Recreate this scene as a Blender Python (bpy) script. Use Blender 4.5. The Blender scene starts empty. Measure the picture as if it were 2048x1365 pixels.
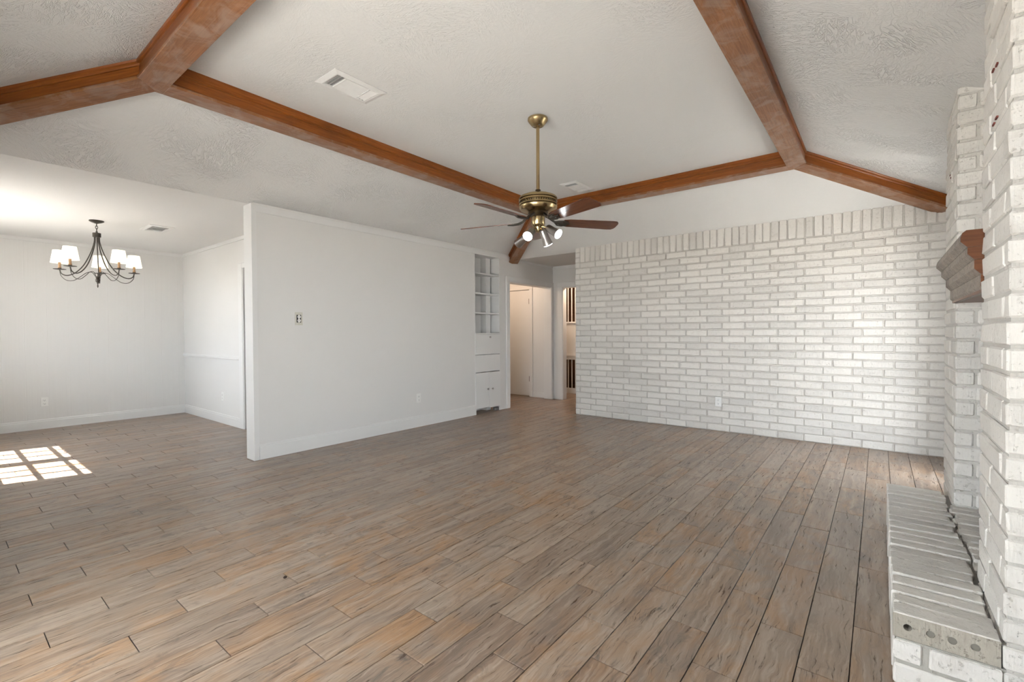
import bpy, bmesh, math, random
from mathutils import Vector, Matrix
random.seed(7)
R = math.radians
S = bpy.context.scene
COL = S.collection

# ------------------------------------------------------------------ camera
FPX, YAW, PITCH, ROLL, CAMH = 932.06, 0.6674, -0.0170, -0.0051, 1.2019
fw = Vector((-math.sin(YAW)*math.cos(PITCH), math.cos(YAW)*math.cos(PITCH), math.sin(PITCH)))
rt0 = Vector((math.cos(YAW), math.sin(YAW), 0)); up0 = rt0.cross(fw)
rt = math.cos(ROLL)*rt0 + math.sin(ROLL)*up0
up = -math.sin(ROLL)*rt0 + math.cos(ROLL)*up0
cd = bpy.data.cameras.new('camera'); cam = bpy.data.objects.new('camera', cd); COL.objects.link(cam)
cd.sensor_width = 36; cd.lens = FPX/2048*36; cd.clip_start = 0.02; cd.clip_end = 200
M = Matrix.Identity(4)
for i in range(3):
    M[i][0] = rt[i]; M[i][1] = up[i]; M[i][2] = -fw[i]
M[2][3] = CAMH
cam.matrix_world = M; S.camera = cam

# ------------------------------------------------------------------ world, sun, exposure
S.view_settings.view_transform = 'Standard'; S.view_settings.look = 'None'
S.view_settings.gamma = 1.0; S.view_settings.use_curve_mapping = False
S.view_settings.exposure = 0.76
W = bpy.data.worlds.new('sky'); S.world = W; W.use_nodes = True
bgn = W.node_tree.nodes['Background']
bgn.inputs[0].default_value = (0.84, 0.92, 1.0, 1); bgn.inputs[1].default_value = 10.5
sl = bpy.data.lights.new('sun_offscreen', 'SUN'); so = bpy.data.objects.new('sun_offscreen', sl); COL.objects.link(so)
sl.energy = 36.0; sl.angle = R(0.35); sl.color = (1.0, 0.98, 0.95)
so.rotation_euler = Vector((0.31, 1.0, -1.28)).to_track_quat('-Z', 'Y').to_euler()
so.location = (-7, -6, 8)
S.cycles.max_bounces = 5; S.cycles.diffuse_bounces = 3; S.cycles.glossy_bounces = 2
S.cycles.transparent_max_bounces = 6; S.cycles.caustics_reflective = False; S.cycles.caustics_refractive = False
S.cycles.sample_clamp_indirect = 8.0

def portal(name, c, rot, sx, sy):                # marks a window opening for the sky light; gives no light of its own
    l = bpy.data.lights.new(name, 'AREA'); l.shape = 'RECTANGLE'; l.size = sx; l.size_y = sy
    l.cycles.is_portal = True
    o = bpy.data.objects.new(name, l); COL.objects.link(o); o.location = c; o.rotation_euler = rot

# room constants (metres)
XP = -4.66            # partition face
XP2 = -4.805          # partition back
YP = 1.96             # partition near end
YB = 5.97             # brick face
XE, XR, YN, YFAR = -4.70, 0.515, -0.218, 5.9765
TX0, TX1, TY0, TY1, ZT = -3.5675, -0.6175, 0.915, 5.125, 2.90
H = 2.44; HH = 2.40   # wall height, hall ceiling
XD, YD = -8.44, 2.525 # dining back wall, dining side wall
YH = 7.12             # hall back wall
XBL = -3.52           # left end of brick wall

# openings in the outer walls: (lo, hi, z0, z1)
WIN_DIN = (-7.42, -5.70, 0.78, 2.08)
WIN_MAIN = (-2.75, -0.45, 0.10, 2.10)
WIN_R2 = (4.78, 5.32, 0.08, 2.05)
portal('window_dining_offscreen', ((WIN_DIN[0]+WIN_DIN[1])/2, YN-0.10, 1.43), (R(90), 0, R(180)), 1.72, 1.30)
portal('window_patio_offscreen', ((WIN_MAIN[0]+WIN_MAIN[1])/2, YN-0.10, 1.10), (R(90), 0, R(180)), 2.30, 2.0)
portal('window_right_offscreen', (XR+0.10, 5.05, 1.065), (R(90), 0, R(90)), 0.54, 1.97)

# ------------------------------------------------------------------ materials
class NT:
    def __init__(s, name, rough=0.5, spec=0.5, metal=0.0):
        s.m = bpy.data.materials.new(name); s.m.use_nodes = True
        s.t = s.m.node_tree; s.n = s.t.nodes; s.l = s.t.links
        s.b = s.n['Principled BSDF']; s.b.inputs['Roughness'].default_value = rough
        s.b.inputs['Specular IOR Level'].default_value = spec; s.b.inputs['Metallic'].default_value = metal
    def node(s, typ, **k):
        n = s.n.new(typ)
        for a, v in k.items():
            if a in n.inputs.keys(): n.inputs[a].default_value = v
            else: setattr(n, a, v)
        return n
    def link(s, a, b): s.l.new(a, b)
    def co(s, kind='Object', scale=(1, 1, 1), rnd=False):
        tc = s.node('ShaderNodeTexCoord'); out = tc.outputs[kind]
        if kind == 'Position':
            pass
        if rnd:
            oi = s.node('ShaderNodeObjectInfo'); gi = s.node('ShaderNodeNewGeometry')
            ad = s.node('ShaderNodeMath', operation='ADD'); s.link(oi.outputs['Random'], ad.inputs[0]); s.link(gi.outputs['Random Per Island'], ad.inputs[1])
            cb = s.node('ShaderNodeCombineXYZ')
            for i, k in enumerate((37.0, 53.0, 71.0)):
                mu = s.node('ShaderNodeMath', operation='MULTIPLY'); mu.inputs[1].default_value = k
                s.link(ad.outputs[0], mu.inputs[0]); s.link(mu.outputs[0], cb.inputs[i])
            va = s.node('ShaderNodeVectorMath', operation='ADD'); s.link(out, va.inputs[0]); s.link(cb.outputs[0], va.inputs[1]); out = va.outputs[0]
            s.rnd = ad.outputs[0]
        mp = s.node('ShaderNodeMapping'); mp.inputs['Scale'].default_value = scale
        s.link(out, mp.inputs['Vector']); return mp.outputs[0]
    def noise(s, vec, scale, detail=3, rough=0.5, dist=0.0):
        n = s.node('ShaderNodeTexNoise'); n.inputs['Scale'].default_value = scale; n.inputs['Detail'].default_value = detail
        n.inputs['Roughness'].default_value = rough; n.inputs['Distortion'].default_value = dist
        s.link(vec, n.inputs['Vector']); return n.outputs['Fac']
    def ramp(s, fac, stops, interp='LINEAR'):
        r = s.node('ShaderNodeValToRGB'); r.color_ramp.interpolation = interp
        e = r.color_ramp.elements
        while len(e) < len(stops): e.new(0.5)
        for el, (p, c) in zip(e, stops):
            el.position = p; el.color = (c, c, c, 1) if isinstance(c, (int, float)) else (*c, 1)
        s.link(fac, r.inputs[0]); return r.outputs[0]
    def mix(s, fac, a, b, blend='MIX'):
        m = s.node('ShaderNodeMix', data_type='RGBA', blend_type=blend)
        for sock, v in ((m.inputs[0], fac), (m.inputs[6], a), (m.inputs[7], b)):
            if isinstance(v, (int, float)): sock.default_value = v
            elif isinstance(v, tuple): sock.default_value = (*v, 1)
            else: s.link(v, sock)
        return m.outputs[2]
    def math(s, op, a, b=0.0):
        m = s.node('ShaderNodeMath', operation=op)
        for i, v in enumerate((a, b)):
            if isinstance(v, (int, float)): m.inputs[i].default_value = v
            else: s.link(v, m.inputs[i])
        return m.outputs[0]
    def color(s, c):
        if isinstance(c, tuple): s.b.inputs['Base Color'].default_value = (*c, 1)
        else: s.link(c, s.b.inputs['Base Color'])
    def bump(s, h, strength, dist=0.01):
        b = s.node('ShaderNodeBump'); b.inputs['Strength'].default_value = strength; b.inputs['Distance'].default_value = dist
        s.link(h, b.inputs['Height']); s.link(b.outputs[0], s.b.inputs['Normal'])
    def rough(s, sock): s.link(sock, s.b.inputs['Roughness'])

def m_paint(name, c, rough=0.55, b=0.05, scale=60, var=0.02):
    t = NT(name, rough, 0.35); v = t.co('Object')
    n = t.noise(v, 2.3, 2)
    t.color(t.mix(n, tuple(x*(1-var) for x in c), tuple(min(1, x*(1+var)) for x in c)))
    if b: t.bump(t.noise(v, scale, 3), b, 0.003)
    return t.m
def m_plain(name, c, rough=0.5, metal=0.0, spec=0.5):
    t = NT(name, rough, spec, metal); v = t.co('Object'); n = t.noise(v, 18, 2)
    t.color(t.mix(n, tuple(x*0.94 for x in c), tuple(min(1, x*1.06) for x in c))); return t.m

def m_ceiling(name, strength, lo, hi, c):
    t = NT(name, 0.7, 0.25); v = t.co('Object')
    # brush-stamped plaster: short strokes whose direction turns from stamp to stamp
    vo = t.node('ShaderNodeTexVoronoi'); vo.inputs['Scale'].default_value = 3.2; t.link(v, vo.inputs['Vector'])
    sp = t.node('ShaderNodeSeparateColor'); t.link(vo.outputs['Color'], sp.inputs[0])
    an = t.math('MULTIPLY', sp.outputs[0], 6.283)
    vr = t.node('ShaderNodeVectorRotate', rotation_type='Z_AXIS'); t.link(v, vr.inputs['Vector']); t.link(an, vr.inputs['Angle'])
    mp = t.node('ShaderNodeMapping'); mp.inputs['Scale'].default_value = (13, 46, 20); t.link(vr.outputs[0], mp.inputs['Vector'])
    n1 = t.noise(mp.outputs[0], 1.0, 3, 0.6, 0.8)
    ridge = t.ramp(n1, [(0.44, 0.0), (0.52, 1.0), (0.60, 0.35)])
    mask = t.ramp(t.noise(v, 2.0, 2), [(lo, 0.12), (hi, 1.0)])
    fine = t.noise(v, 90, 2)
    h = t.math('ADD', t.math('MULTIPLY', ridge, mask), t.math('MULTIPLY', fine, 0.12))
    t.bump(h, strength, 0.012)
    t.color(t.mix(t.noise(v, 1.2, 2), tuple(x*0.975 for x in c), c))
    return t.m

def m_brick(name, c, dirt=0.35, bumpk=0.5, stain=(0.30, 0.24, 0.18)):
    t = NT(name, 0.5, 0.35); v = t.co('Object', rnd=True)
    r = t.ramp(t.math('FRACT', t.rnd), [(0.0, 0.89), (0.5, 0.99), (1.0, 1.05)])
    base = t.mix(1.0, c, r, 'MULTIPLY')
    pores = t.ramp(t.noise(v, 55, 4, 0.65), [(0.30, 1.0), (0.40, 0.0)])
    smear = t.ramp(t.noise(v, 9, 4, 0.7, 0.5), [(0.56, 0.0), (0.78, 1.0)])
    d = t.math('MULTIPLY', t.math('ADD', t.math('MULTIPLY', pores, 0.5), t.math('MULTIPLY', smear, 0.45)), dirt)
    t.color(t.mix(d, base, stain))
    # brushed striations run up and down the face
    v2 = t.node('ShaderNodeMapping'); v2.inputs['Scale'].default_value = (1, 1, 0.12); t.link(v, v2.inputs['Vector'])
    st = t.noise(v2.outputs[0], 130, 2, 0.6)
    h = t.math('ADD', t.math('MULTIPLY', t.noise(v, 26, 4, 0.6), 0.8), t.math('MULTIPLY', st, 0.45))
    h = t.math('SUBTRACT', h, t.math('MULTIPLY', pores, 0.35))
    t.bump(h, bumpk, 0.008)
    return t.m

def m_plank():
    t = NT('wood_look_tile', 0.36, 0.5); v = t.co('Object', rnd=True)
    def sc(x, y):
        m = t.node('ShaderNodeMapping'); m.inputs['Scale'].default_value = (x, y, 1); t.link(v, m.inputs['Vector']); return m.outputs[0]
    wob = t.noise(sc(3, 2.2), 3.0, 3, 0.5, 0.3)                       # lets the grain wander sideways
    wv = t.node('ShaderNodeCombineXYZ'); t.link(t.math('MULTIPLY', wob, 0.05), wv.inputs[0])
    va = t.node('ShaderNodeVectorMath', operation='ADD'); t.link(v, va.inputs[0]); t.link(wv.outputs[0], va.inputs[1])
    ms = t.node('ShaderNodeMapping'); ms.inputs['Scale'].default_value = (1, 0.055, 1); t.link(va.outputs[0], ms.inputs['Vector'])
    grain = t.noise(ms.outputs[0], 120, 5, 0.62, 0.3)
    band = t.noise(ms.outputs[0], 34, 3, 0.55, 0.2)
    broad = t.noise(sc(1.0, 0.55), 5.5, 4, 0.62, 0.8)
    blot = t.noise(sc(1.0, 0.5), 12, 5, 0.7, 1.0)
    rr = t.math('FRACT', t.rnd); r2 = t.math('FRACT', t.math('MULTIPLY', t.rnd, 7.31)); r3 = t.math('FRACT', t.math('MULTIPLY', t.rnd, 13.7))
    taupe = t.mix(rr, (0.190, 0.139, 0.104), (0.292, 0.226, 0.175))
    warm = t.math('MULTIPLY', t.ramp(broad, [(0.42, 0.0), (0.62, 1.0)]), t.ramp(r2, [(0.15, 0.25), (0.90, 1.0)]))
    c = t.mix(warm, taupe, (0.290, 0.162, 0.076))
    c = t.mix(t.math('MULTIPLY', t.ramp(band, [(0.50, 0.0), (0.66, 1.0)]), 0.40), c, (0.43, 0.345, 0.275))
    c = t.mix(t.math('MULTIPLY', t.ramp(band, [(0.34, 1.0), (0.46, 0.0)]), 0.42), c, (0.095, 0.066, 0.050))
    c = t.mix(t.math('MULTIPLY', t.ramp(grain, [(0.55, 0.0), (0.70, 1.0)]), 0.40), c, (0.50, 0.41, 0.335))
    c = t.mix(t.math('MULTIPLY', t.ramp(grain, [(0.33, 1.0), (0.45, 0.0)]), 0.60), c, (0.060, 0.042, 0.032))
    bl = t.math('MULTIPLY', t.ramp(blot, [(0.54, 0.0), (0.70, 1.0)]), t.ramp(r3, [(0.2, 0.25), (0.9, 0.90)]))
    c = t.mix(bl, c, (0.072, 0.056, 0.048))
    vo = t.node('ShaderNodeTexVoronoi'); vo.inputs['Scale'].default_value = 1.15; t.link(sc(3.6, 1.7), vo.inputs['Vector'])
    kn = t.ramp(vo.outputs['Distance'], [(0.03, 0.35), (0.055, 0.8), (0.075, 0.1), (0.10, 0.0)])
    c = t.mix(t.math('MULTIPLY', kn, t.math('MULTIPLY', r2, 0.55)), c, (0.085, 0.045, 0.025))
    t.color(c)
    t.rough(t.ramp(grain, [(0.3, 0.26), (0.7, 0.36)]))
    t.b.inputs['Specular IOR Level'].default_value = 0.6
    t.bump(grain, 0.10, 0.003)
    return t.m

def m_beam(name, c0, c1, rough=0.32, worn=0.0):
    t = NT(name, rough, 0.32); v = t.co('Object')
    vs = t.node('ShaderNodeMapping'); vs.inputs['Scale'].default_value = (0.05, 1, 1); t.link(v, vs.inputs['Vector'])
    g = t.noise(vs.outputs[0], 70, 4, 0.6, 1.2)
    vb = t.node('ShaderNodeMapping'); vb.inputs['Scale'].default_value = (0.5, 1, 1); t.link(v, vb.inputs['Vector'])
    b = t.noise(vb.outputs[0], 2.6, 4, 0.6, 0.6)
    c = t.mix(t.ramp(g, [(0.35, 0.0), (0.65, 1.0)]), c0, c1)
    c = t.mix(t.math('MULTIPLY', t.ramp(b, [(0.45, 0.0), (0.75, 1.0)]), 0.5), c, tuple(x*0.45 for x in c0))
    vo = t.node('ShaderNodeTexVoronoi'); vo.inputs['Scale'].default_value = 2.2; t.link(vb.outputs[0], vo.inputs['Vector'])
    c = t.mix(t.math('MULTIPLY', t.ramp(vo.outputs['Distance'], [(0.03, 1.0), (0.07, 0.0)]), 0.7), c, (0.04, 0.015, 0.006))
    if worn:
        w = t.noise(v, 7, 4, 0.65, 1.0)
        c = t.mix(t.math('MULTIPLY', t.ramp(w, [(0.45, 0.0), (0.65, 1.0)]), worn), c, (0.42, 0.33, 0.27))
    t.color(c); t.bump(g, 0.10, 0.002)
    return t.m

def m_emit(name, c, k):
    m = bpy.data.materials.new(name); m.use_nodes = True; n = m.node_tree.nodes
    b = n['Principled BSDF']; b.inputs['Base Color'].default_value = (0.9, 0.88, 0.82, 1)
    b.inputs['Emission Color'].default_value = (*c, 1); b.inputs['Emission Strength'].default_value = k
    return m
def m_glass():
    m = bpy.data.materials.new('window_glass'); m.use_nodes = True; n = m.node_tree.nodes; l = m.node_tree.links
    n.remove(n['Principled BSDF']); tr = n.new('ShaderNodeBsdfTransparent'); gl = n.new('ShaderNodeBsdfGlossy'); mx = n.new('ShaderNodeMixShader')
    gl.inputs['Roughness'].default_value = 0.02; mx.inputs[0].default_value = 0.06
    l.new(tr.outputs[0], mx.inputs[1]); l.new(gl.outputs[0], mx.inputs[2]); l.new(mx.outputs[0], n['Material Output'].inputs[0]); return m

MAT = {}
MAT['wall'] = m_paint('wall_paint', (0.72, 0.705, 0.68), 0.5, 0.06)
MAT['dining'] = m_paint('dining_paint', (0.72, 0.705, 0.68), 0.5, 0.0)
def m_panelling(name, c):
    t = NT(name, 0.5, 0.35); v = t.co('Object'); mp = t.node('ShaderNodeMapping'); mp.inputs['Scale'].default_value = (1, 1, 0.012); t.link(v, mp.inputs['Vector'])
    st = t.noise(mp.outputs[0], 70, 3, 0.6)
    sp = t.node('ShaderNodeSeparateXYZ'); t.link(v, sp.inputs[0])
    fr = t.math('FRACT', t.math('MULTIPLY', sp.outputs[1], 4.92))
    groove = t.ramp(fr, [(0.0, 0.0), (0.02, 1.0), (0.98, 1.0), (1.0, 0.0)])
    h = t.math('ADD', t.math('MULTIPLY', st, 0.5), groove)
    t.bump(h, 0.30, 0.004)
    t.color(t.mix(t.ramp(st, [(0.3, 0.0), (0.7, 1.0)]), tuple(x*0.985 for x in c), c)); return t.m
MAT['panelling'] = m_panelling('painted_panelling', (0.72, 0.705, 0.68))
MAT['trim'] = m_paint('trim_paint', (0.745, 0.735, 0.715), 0.38, 0.02)
MAT['ceil'] = m_ceiling('stamped_plaster', 0.62, 0.43, 0.60, (0.80, 0.79, 0.77))
MAT['ceil_t'] = m_ceiling('lightly_stamped_plaster', 0.30, 0.50, 0.72, (0.80, 0.79, 0.77))
MAT['ceil_d'] = m_ceiling('smooth_plaster', 0.10, 0.5, 0.7, (0.80, 0.79, 0.77))
MAT['brick'] = m_brick('painted_brick', (0.70, 0.67, 0.62), 0.45, 0.55)
MAT['mortar'] = m_brick('painted_mortar', (0.54, 0.51, 0.465), 0.5, 0.6)
MAT['brick_f'] = m_brick('painted_fireplace_brick', (0.70, 0.67, 0.62), 0.55, 0.7, (0.27, 0.22, 0.16))
MAT['mortar_f'] = m_brick('painted_fireplace_mortar', (0.56, 0.535, 0.49), 0.55, 0.7)
MAT['mortar_h'] = m_brick('dirty_hearth_mortar', (0.42, 0.40, 0.355), 0.6, 0.7)
MAT['chip'] = m_plain('red_clay_chip', (0.16, 0.035, 0.025), 0.9)
MAT['brick_raw'] = m_brick('worn_brick_bed', (0.40, 0.365, 0.305), 0.8, 0.9, (0.20, 0.16, 0.11))
MAT['fill'] = m_plain('grey_mortar_fill', (0.20, 0.185, 0.155), 0.9)
MAT['plank'] = m_plank()
MAT['grout'] = m_plain('dark_grout', (0.055, 0.045, 0.038), 0.85)
MAT['beam'] = m_beam('varnished_pine', (0.215, 0.056, 0.009), (0.33, 0.100, 0.018))
MAT['beam_b'] = m_beam('worn_glare_pine_underside', (0.235, 0.092, 0.032), (0.35, 0.155, 0.062), 0.30, 0.42)  # real scuffs, plus window glare put into the paler base colour
MAT['mantel'] = m_beam('weathered_oak', (0.17, 0.142, 0.118), (0.35, 0.305, 0.26), 0.6, 0.4)
MAT['mantel_end'] = m_beam('stained_oak_end', (0.13, 0.045, 0.018), (0.20, 0.075, 0.03), 0.4)
MAT['brass'] = m_plain('antique_brass', (0.42, 0.315, 0.165), 0.27, 1.0)
MAT['brass_d'] = m_plain('dark_brass', (0.10, 0.075, 0.045), 0.4, 1.0)
MAT['nickel'] = m_plain('brushed_nickel', (0.42, 0.40, 0.38), 0.32, 1.0)
MAT['blade'] = m_beam('walnut_blade', (0.085, 0.028, 0.014), (0.15, 0.055, 0.026), 0.25)
MAT['iron'] = m_plain('bronze_iron', (0.075, 0.066, 0.055), 0.45, 0.7)
MAT['candle'] = m_plain('candle_sleeve', (0.28, 0.17, 0.095), 0.5)
MAT['shade'] = m_emit('lit_shade', (1.0, 0.86, 0.62), 0.75)
MAT['lamp'] = m_emit('lit_lens', (0.92, 0.97, 1.0), 22.0)
MAT['plastic'] = m_plain('white_plastic', (0.80, 0.79, 0.76), 0.35)
MAT['plastic_b'] = m_plain('bone_plastic', (0.60, 0.58, 0.50), 0.4)
MAT['black'] = m_plain('black_recess_shade', (0.012, 0.011, 0.010), 0.8)
MAT['slot'] = m_plain('grey_slot', (0.16, 0.155, 0.15), 0.7)
MAT['duct'] = m_plain('galvanised_duct', (0.34, 0.34, 0.335), 0.5, 0.3)
MAT['vent'] = m_plain('white_enamel', (0.82, 0.81, 0.79), 0.35)
MAT['glass'] = m_glass()
MAT['brown_panel'] = m_beam('brown_panelling', (0.10, 0.045, 0.022), (0.17, 0.08, 0.04), 0.4)
MAT['concrete'] = m_plain('patio_concrete', (0.55, 0.52, 0.48), 0.9)
MAT['soffit'] = m_plain('eaves_and_sun_roof', (0.70, 0.69, 0.66), 0.8)
MAT['soot'] = m_brick('sooty_firebrick', (0.10, 0.09, 0.08), 0.6, 0.6, (0.02, 0.02, 0.02))
MAT['crumb'] = m_plain('dark_crumb', (0.03, 0.015, 0.008), 0.8)

# ------------------------------------------------------------------ mesh helpers
class MB:
    def __init__(s): s.v = []; s.f = []
    def add(s, vs, fs):
        o = len(s.v); s.v += [tuple(p) for p in vs]; s.f += [tuple(i+o for i in f) for f in fs]; return s
    def box(s, x0, x1, y0, y1, z0, z1):
        return s.add([(x0,y0,z0),(x1,y0,z0),(x1,y1,z0),(x0,y1,z0),(x0,y0,z1),(x1,y0,z1),(x1,y1,z1),(x0,y1,z1)],
                     [(0,3,2,1),(4,5,6,7),(0,1,5,4),(1,2,6,5),(2,3,7,6),(3,0,4,7)])
    def bbox(s, x0, x1, y0, y1, z0, z1, c):           # box with chamfered edges
        bm = bmesh.new(); bmesh.ops.create_cube(bm, size=1.0)
        for v in bm.verts:
            v.co = Vector(((x0+x1)/2+v.co.x*(x1-x0), (y0+y1)/2+v.co.y*(y1-y0), (z0+z1)/2+v.co.z*(z1-z0)))
        bmesh.ops.bevel(bm, geom=list(bm.edges), offset=c, segments=1, affect='EDGES')
        bm.verts.index_update(); s.add([v.co[:] for v in bm.verts], [[v.index for v in f.verts] for f in bm.faces]); bm.free(); return s
    def prism(s, prof, axis, a0, a1):                 # 2D profile swept along an axis: prof = pairs in the two other axes
        n = len(prof); vs = []
        for a in (a0, a1):
            for p, q in prof:
                vs.append({'x': (a, p, q), 'y': (p, a, q), 'z': (p, q, a)}[axis])
        return s.add(vs, [tuple(range(n))[::-1], tuple(range(n, 2*n))] + [(i, (i+1) % n, n+(i+1) % n, n+i) for i in range(n)])
    def lathe(s, prof, seg=24, c=(0,0,0)):            # (r, z) pairs round a vertical axis
        vs = []; fs = []
        for r, z in prof:
            for k in range(seg):
                a = 2*math.pi*k/seg; vs.append((c[0]+r*math.cos(a), c[1]+r*math.sin(a), c[2]+z))
        for i in range(len(prof)-1):
            for k in range(seg):
                k2 = (k+1) % seg; fs.append((i*seg+k, i*seg+k2, (i+1)*seg+k2, (i+1)*seg+k))
        fs.append(tuple(range(seg))[::-1]); fs.append(tuple(range((len(prof)-1)*seg, len(prof)*seg)))
        return s.add(vs, fs)
    def tube(s, pts, r, seg=8):
        pts = [Vector(p) for p in pts]; n = len(pts); rs = r if isinstance(r, (list, tuple)) else [r]*n
        vs = []; fs = []; prev = None
        for i, p in enumerate(pts):
            t = (pts[min(i+1, n-1)]-pts[max(i-1, 0)]).normalized()
            a = (prev - t*prev.dot(t)) if prev is not None else t.orthogonal()
            a.normalize(); b = t.cross(a); prev = a
            for k in range(seg):
                w = 2*math.pi*k/seg; vs.append(p + rs[i]*(math.cos(w)*a+math.sin(w)*b))
        for i in range(n-1):
            for k in range(seg):
                k2 = (k+1) % seg; fs.append((i*seg+k, i*seg+k2, (i+1)*seg+k2, (i+1)*seg+k))
        fs.append(tuple(range(seg))[::-1]); fs.append(tuple(range((n-1)*seg, n*seg)))
        return s.add(vs, fs)
    def build(s, name, mat, parent=None, smooth=False, mats=None):
        me = bpy.data.meshes.new(name); me.from_pydata(s.v, [], s.f)
        bm = bmesh.new(); bm.from_mesh(me); bmesh.ops.recalc_face_normals(bm, faces=bm.faces); bm.to_mesh(me); bm.free()
        me.materials.append(MAT[mat])
        if smooth:
            for p in me.polygons: p.use_smooth = True
            me.set_sharp_from_angle(angle=R(38))
        o = bpy.data.objects.new(name, me); COL.objects.link(o)
        if parent is not None: o.parent = parent
        return o
def obj(name, me, parent=None):
    o = bpy.data.objects.new(name, me); COL.objects.link(o)
    if parent is not None: o.parent = parent
    return o
def thing(name, label, cat, loc=(0,0,0), rz=0.0, group=None):
    o = bpy.data.objects.new(name, None); COL.objects.link(o); o.location = loc; o.rotation_euler = (0,0,rz); o.empty_display_size = 0.1
    tag(o, label, cat, group); return o
def tag(o, label, cat, group=None):
    o['label'] = label; o['category'] = cat
    if group: o['group'] = group
    return o
def struct(o, label=None):
    o['kind'] = 'structure'
    if label: o['label'] = label
    return o
def part(o, label):
    o['label'] = label; return o
def box(name, mat, *d, parent=None):
    return MB().box(*d).build(name, mat, parent)
def copy_tree(o, parent=None):
    c = o.copy(); COL.objects.link(c); c.parent = parent
    for ch in list(o.children): copy_tree(ch, c)
    return c
def shown(p, area):                                   # rough share of the picture a piece takes
    d = Vector(p)-Vector((0,0,CAMH)); z = d.dot(fw)
    if z < 0.3: return 0.0
    x = d.dot(rt)/z*FPX; y = d.dot(up)/z*FPX
    if abs(x) > 1090 or abs(y) > 750: return 0.0
    return area/z**2

# ------------------------------------------------------------------ floor
fl = MB()
fl.add([(XD-.1,YN-.1,-.006),(XR+.1,YN-.1,-.006),(XR+.1,9.0,-.006),(XD-.1,9.0,-.006)], [(0,1,2,3)])
floor = struct(fl.build('floor', 'grout'), 'wood-look tile floor of brown and taupe planks')
PW, PL, GAP = 0.1513, 0.6135, 0.0036
def yrange(xc):
    if xc > XBL-0.02: return (YN, YB+0.03)
    if xc > -4.73: return (YN, YH+0.9)
    if xc > -6.45: return (YN, 3.6) if xc < -6.3 else (YN, 8.02)
    return (YN, YD+0.02)
planks = []
k = -4
while True:
    xr = -0.075 - PW*k; xl = xr-PW
    if xr < XD: break
    xl2, xr2 = max(xl, XD-.02), min(xr, XR+.02)
    if xr2-xl2 > 0.02:
        y0, y1 = yrange((xl2+xr2)/2)
        j = 0.085 + 0.2045*(k % 3) - PL*3
        while j < y1:
            a, b = max(j, y0), min(j+PL, y1)
            if b-a > 0.03: planks.append((xl2+GAP/2, xr2-GAP/2, a+GAP/2, b-GAP/2))
            j += PL
    k += 1
planks.sort(key=lambda p: -shown(((p[0]+p[1])/2, (p[2]+p[3])/2, 0), (p[1]-p[0])*(p[3]-p[2])*abs(CAMH)/max(0.6, math.hypot(p[0], p[2]))))
def plank_shape(mb, x0, x1, y0, y1):
    c = 0.0008
    mb.add([(x0,y0,-.008),(x1,y0,-.008),(x1,y1,-.008),(x0,y1,-.008),(x0,y0,-c),(x1,y0,-c),(x1,y1,-c),(x0,y1,-c),
            (x0+c,y0+c,0),(x1-c,y0+c,0),(x1-c,y1-c,0),(x0+c,y1-c,0)],
           [(0,1,5,4),(1,2,6,5),(2,3,7,6),(3,0,4,7),(4,5,9,8),(5,6,10,9),(6,7,11,10),(7,4,8,11),(8,9,10,11)])
cache = {}; rest = MB()
for i, (x0, x1, y0, y1) in enumerate(planks):
    if i < 300:
        key = (round(x1-x0, 3), round(y1-y0, 3))
        if key not in cache:
            mb = MB(); plank_shape(mb, -key[0]/2, key[0]/2, -key[1]/2, key[1]/2); o = mb.build('plank', 'plank', floor); cache[key] = o.data
        else: o = obj('plank', cache[key], floor)
        o.location = ((x0+x1)/2, (y0+y1)/2, 0)
    else: plank_shape(rest, x0, x1, y0, y1)
o = rest.build('farther_planks', 'plank', floor); o['kind'] = 'stuff'

# ------------------------------------------------------------------ ceiling
def poly(name, mat, faces, label=None):
    mb = MB()
    for f in faces: mb.add(f, [tuple(range(len(f)))])
    o = mb.build(name, mat); return struct(o, label)
A, B, C, D = (TX0,TY0,ZT), (TX1,TY0,ZT), (TX1,TY1,ZT), (TX0,TY1,ZT)
eA, eB, eC, eD = (XE,YN,H), (XR,YN,H), (XR,YFAR,H), (XE,YFAR,H)
poly('ceiling', 'ceil', [[A,D,eD,eA], [B,A,eA,eB], [C,B,eB,eC]], 'white stamped plaster slopes around the tray ceiling')
poly('ceiling', 'ceil_t', [[A,B,C,D], [D,C,eC,eD],
     [eD, eC, (XR,6.051,HH), (XE,6.051,HH)], [(XE,6.051,HH),(-2.2,6.051,HH),(-2.2,YH,HH),(XE,YH,HH)],
     [(XE,6.051,HH),(XE,YH,HH),(XE,YH,H+.02),(XE,5.97,H+.02),(XE,YFAR,H)]], 'white lightly textured flat tray ceiling inside the beams')
poly('ceiling', 'ceil_d', [[(XD-.05,YN,H),(XE,YN,H),(XE,YD+.05,H),(XD-.05,YD+.05,H)]], 'flat white ceiling of the dining area')
poly('ceiling', 'ceil_d', [[(-6.6,5.5,HH),(XE-.02,5.5,HH),(XE-.02,8.9,HH),(-6.6,8.9,HH)], [(XE-.02,7.15,HH),(-2.2,7.15,HH),(-2.2,8.9,HH),(XE-.02,8.9,HH)],
     [(-6.6,YD,HH),(-4.8,YD,HH),(-4.8,3.8,HH),(-6.6,3.8,HH)]], 'ceiling of the passages behind the partition')

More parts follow.
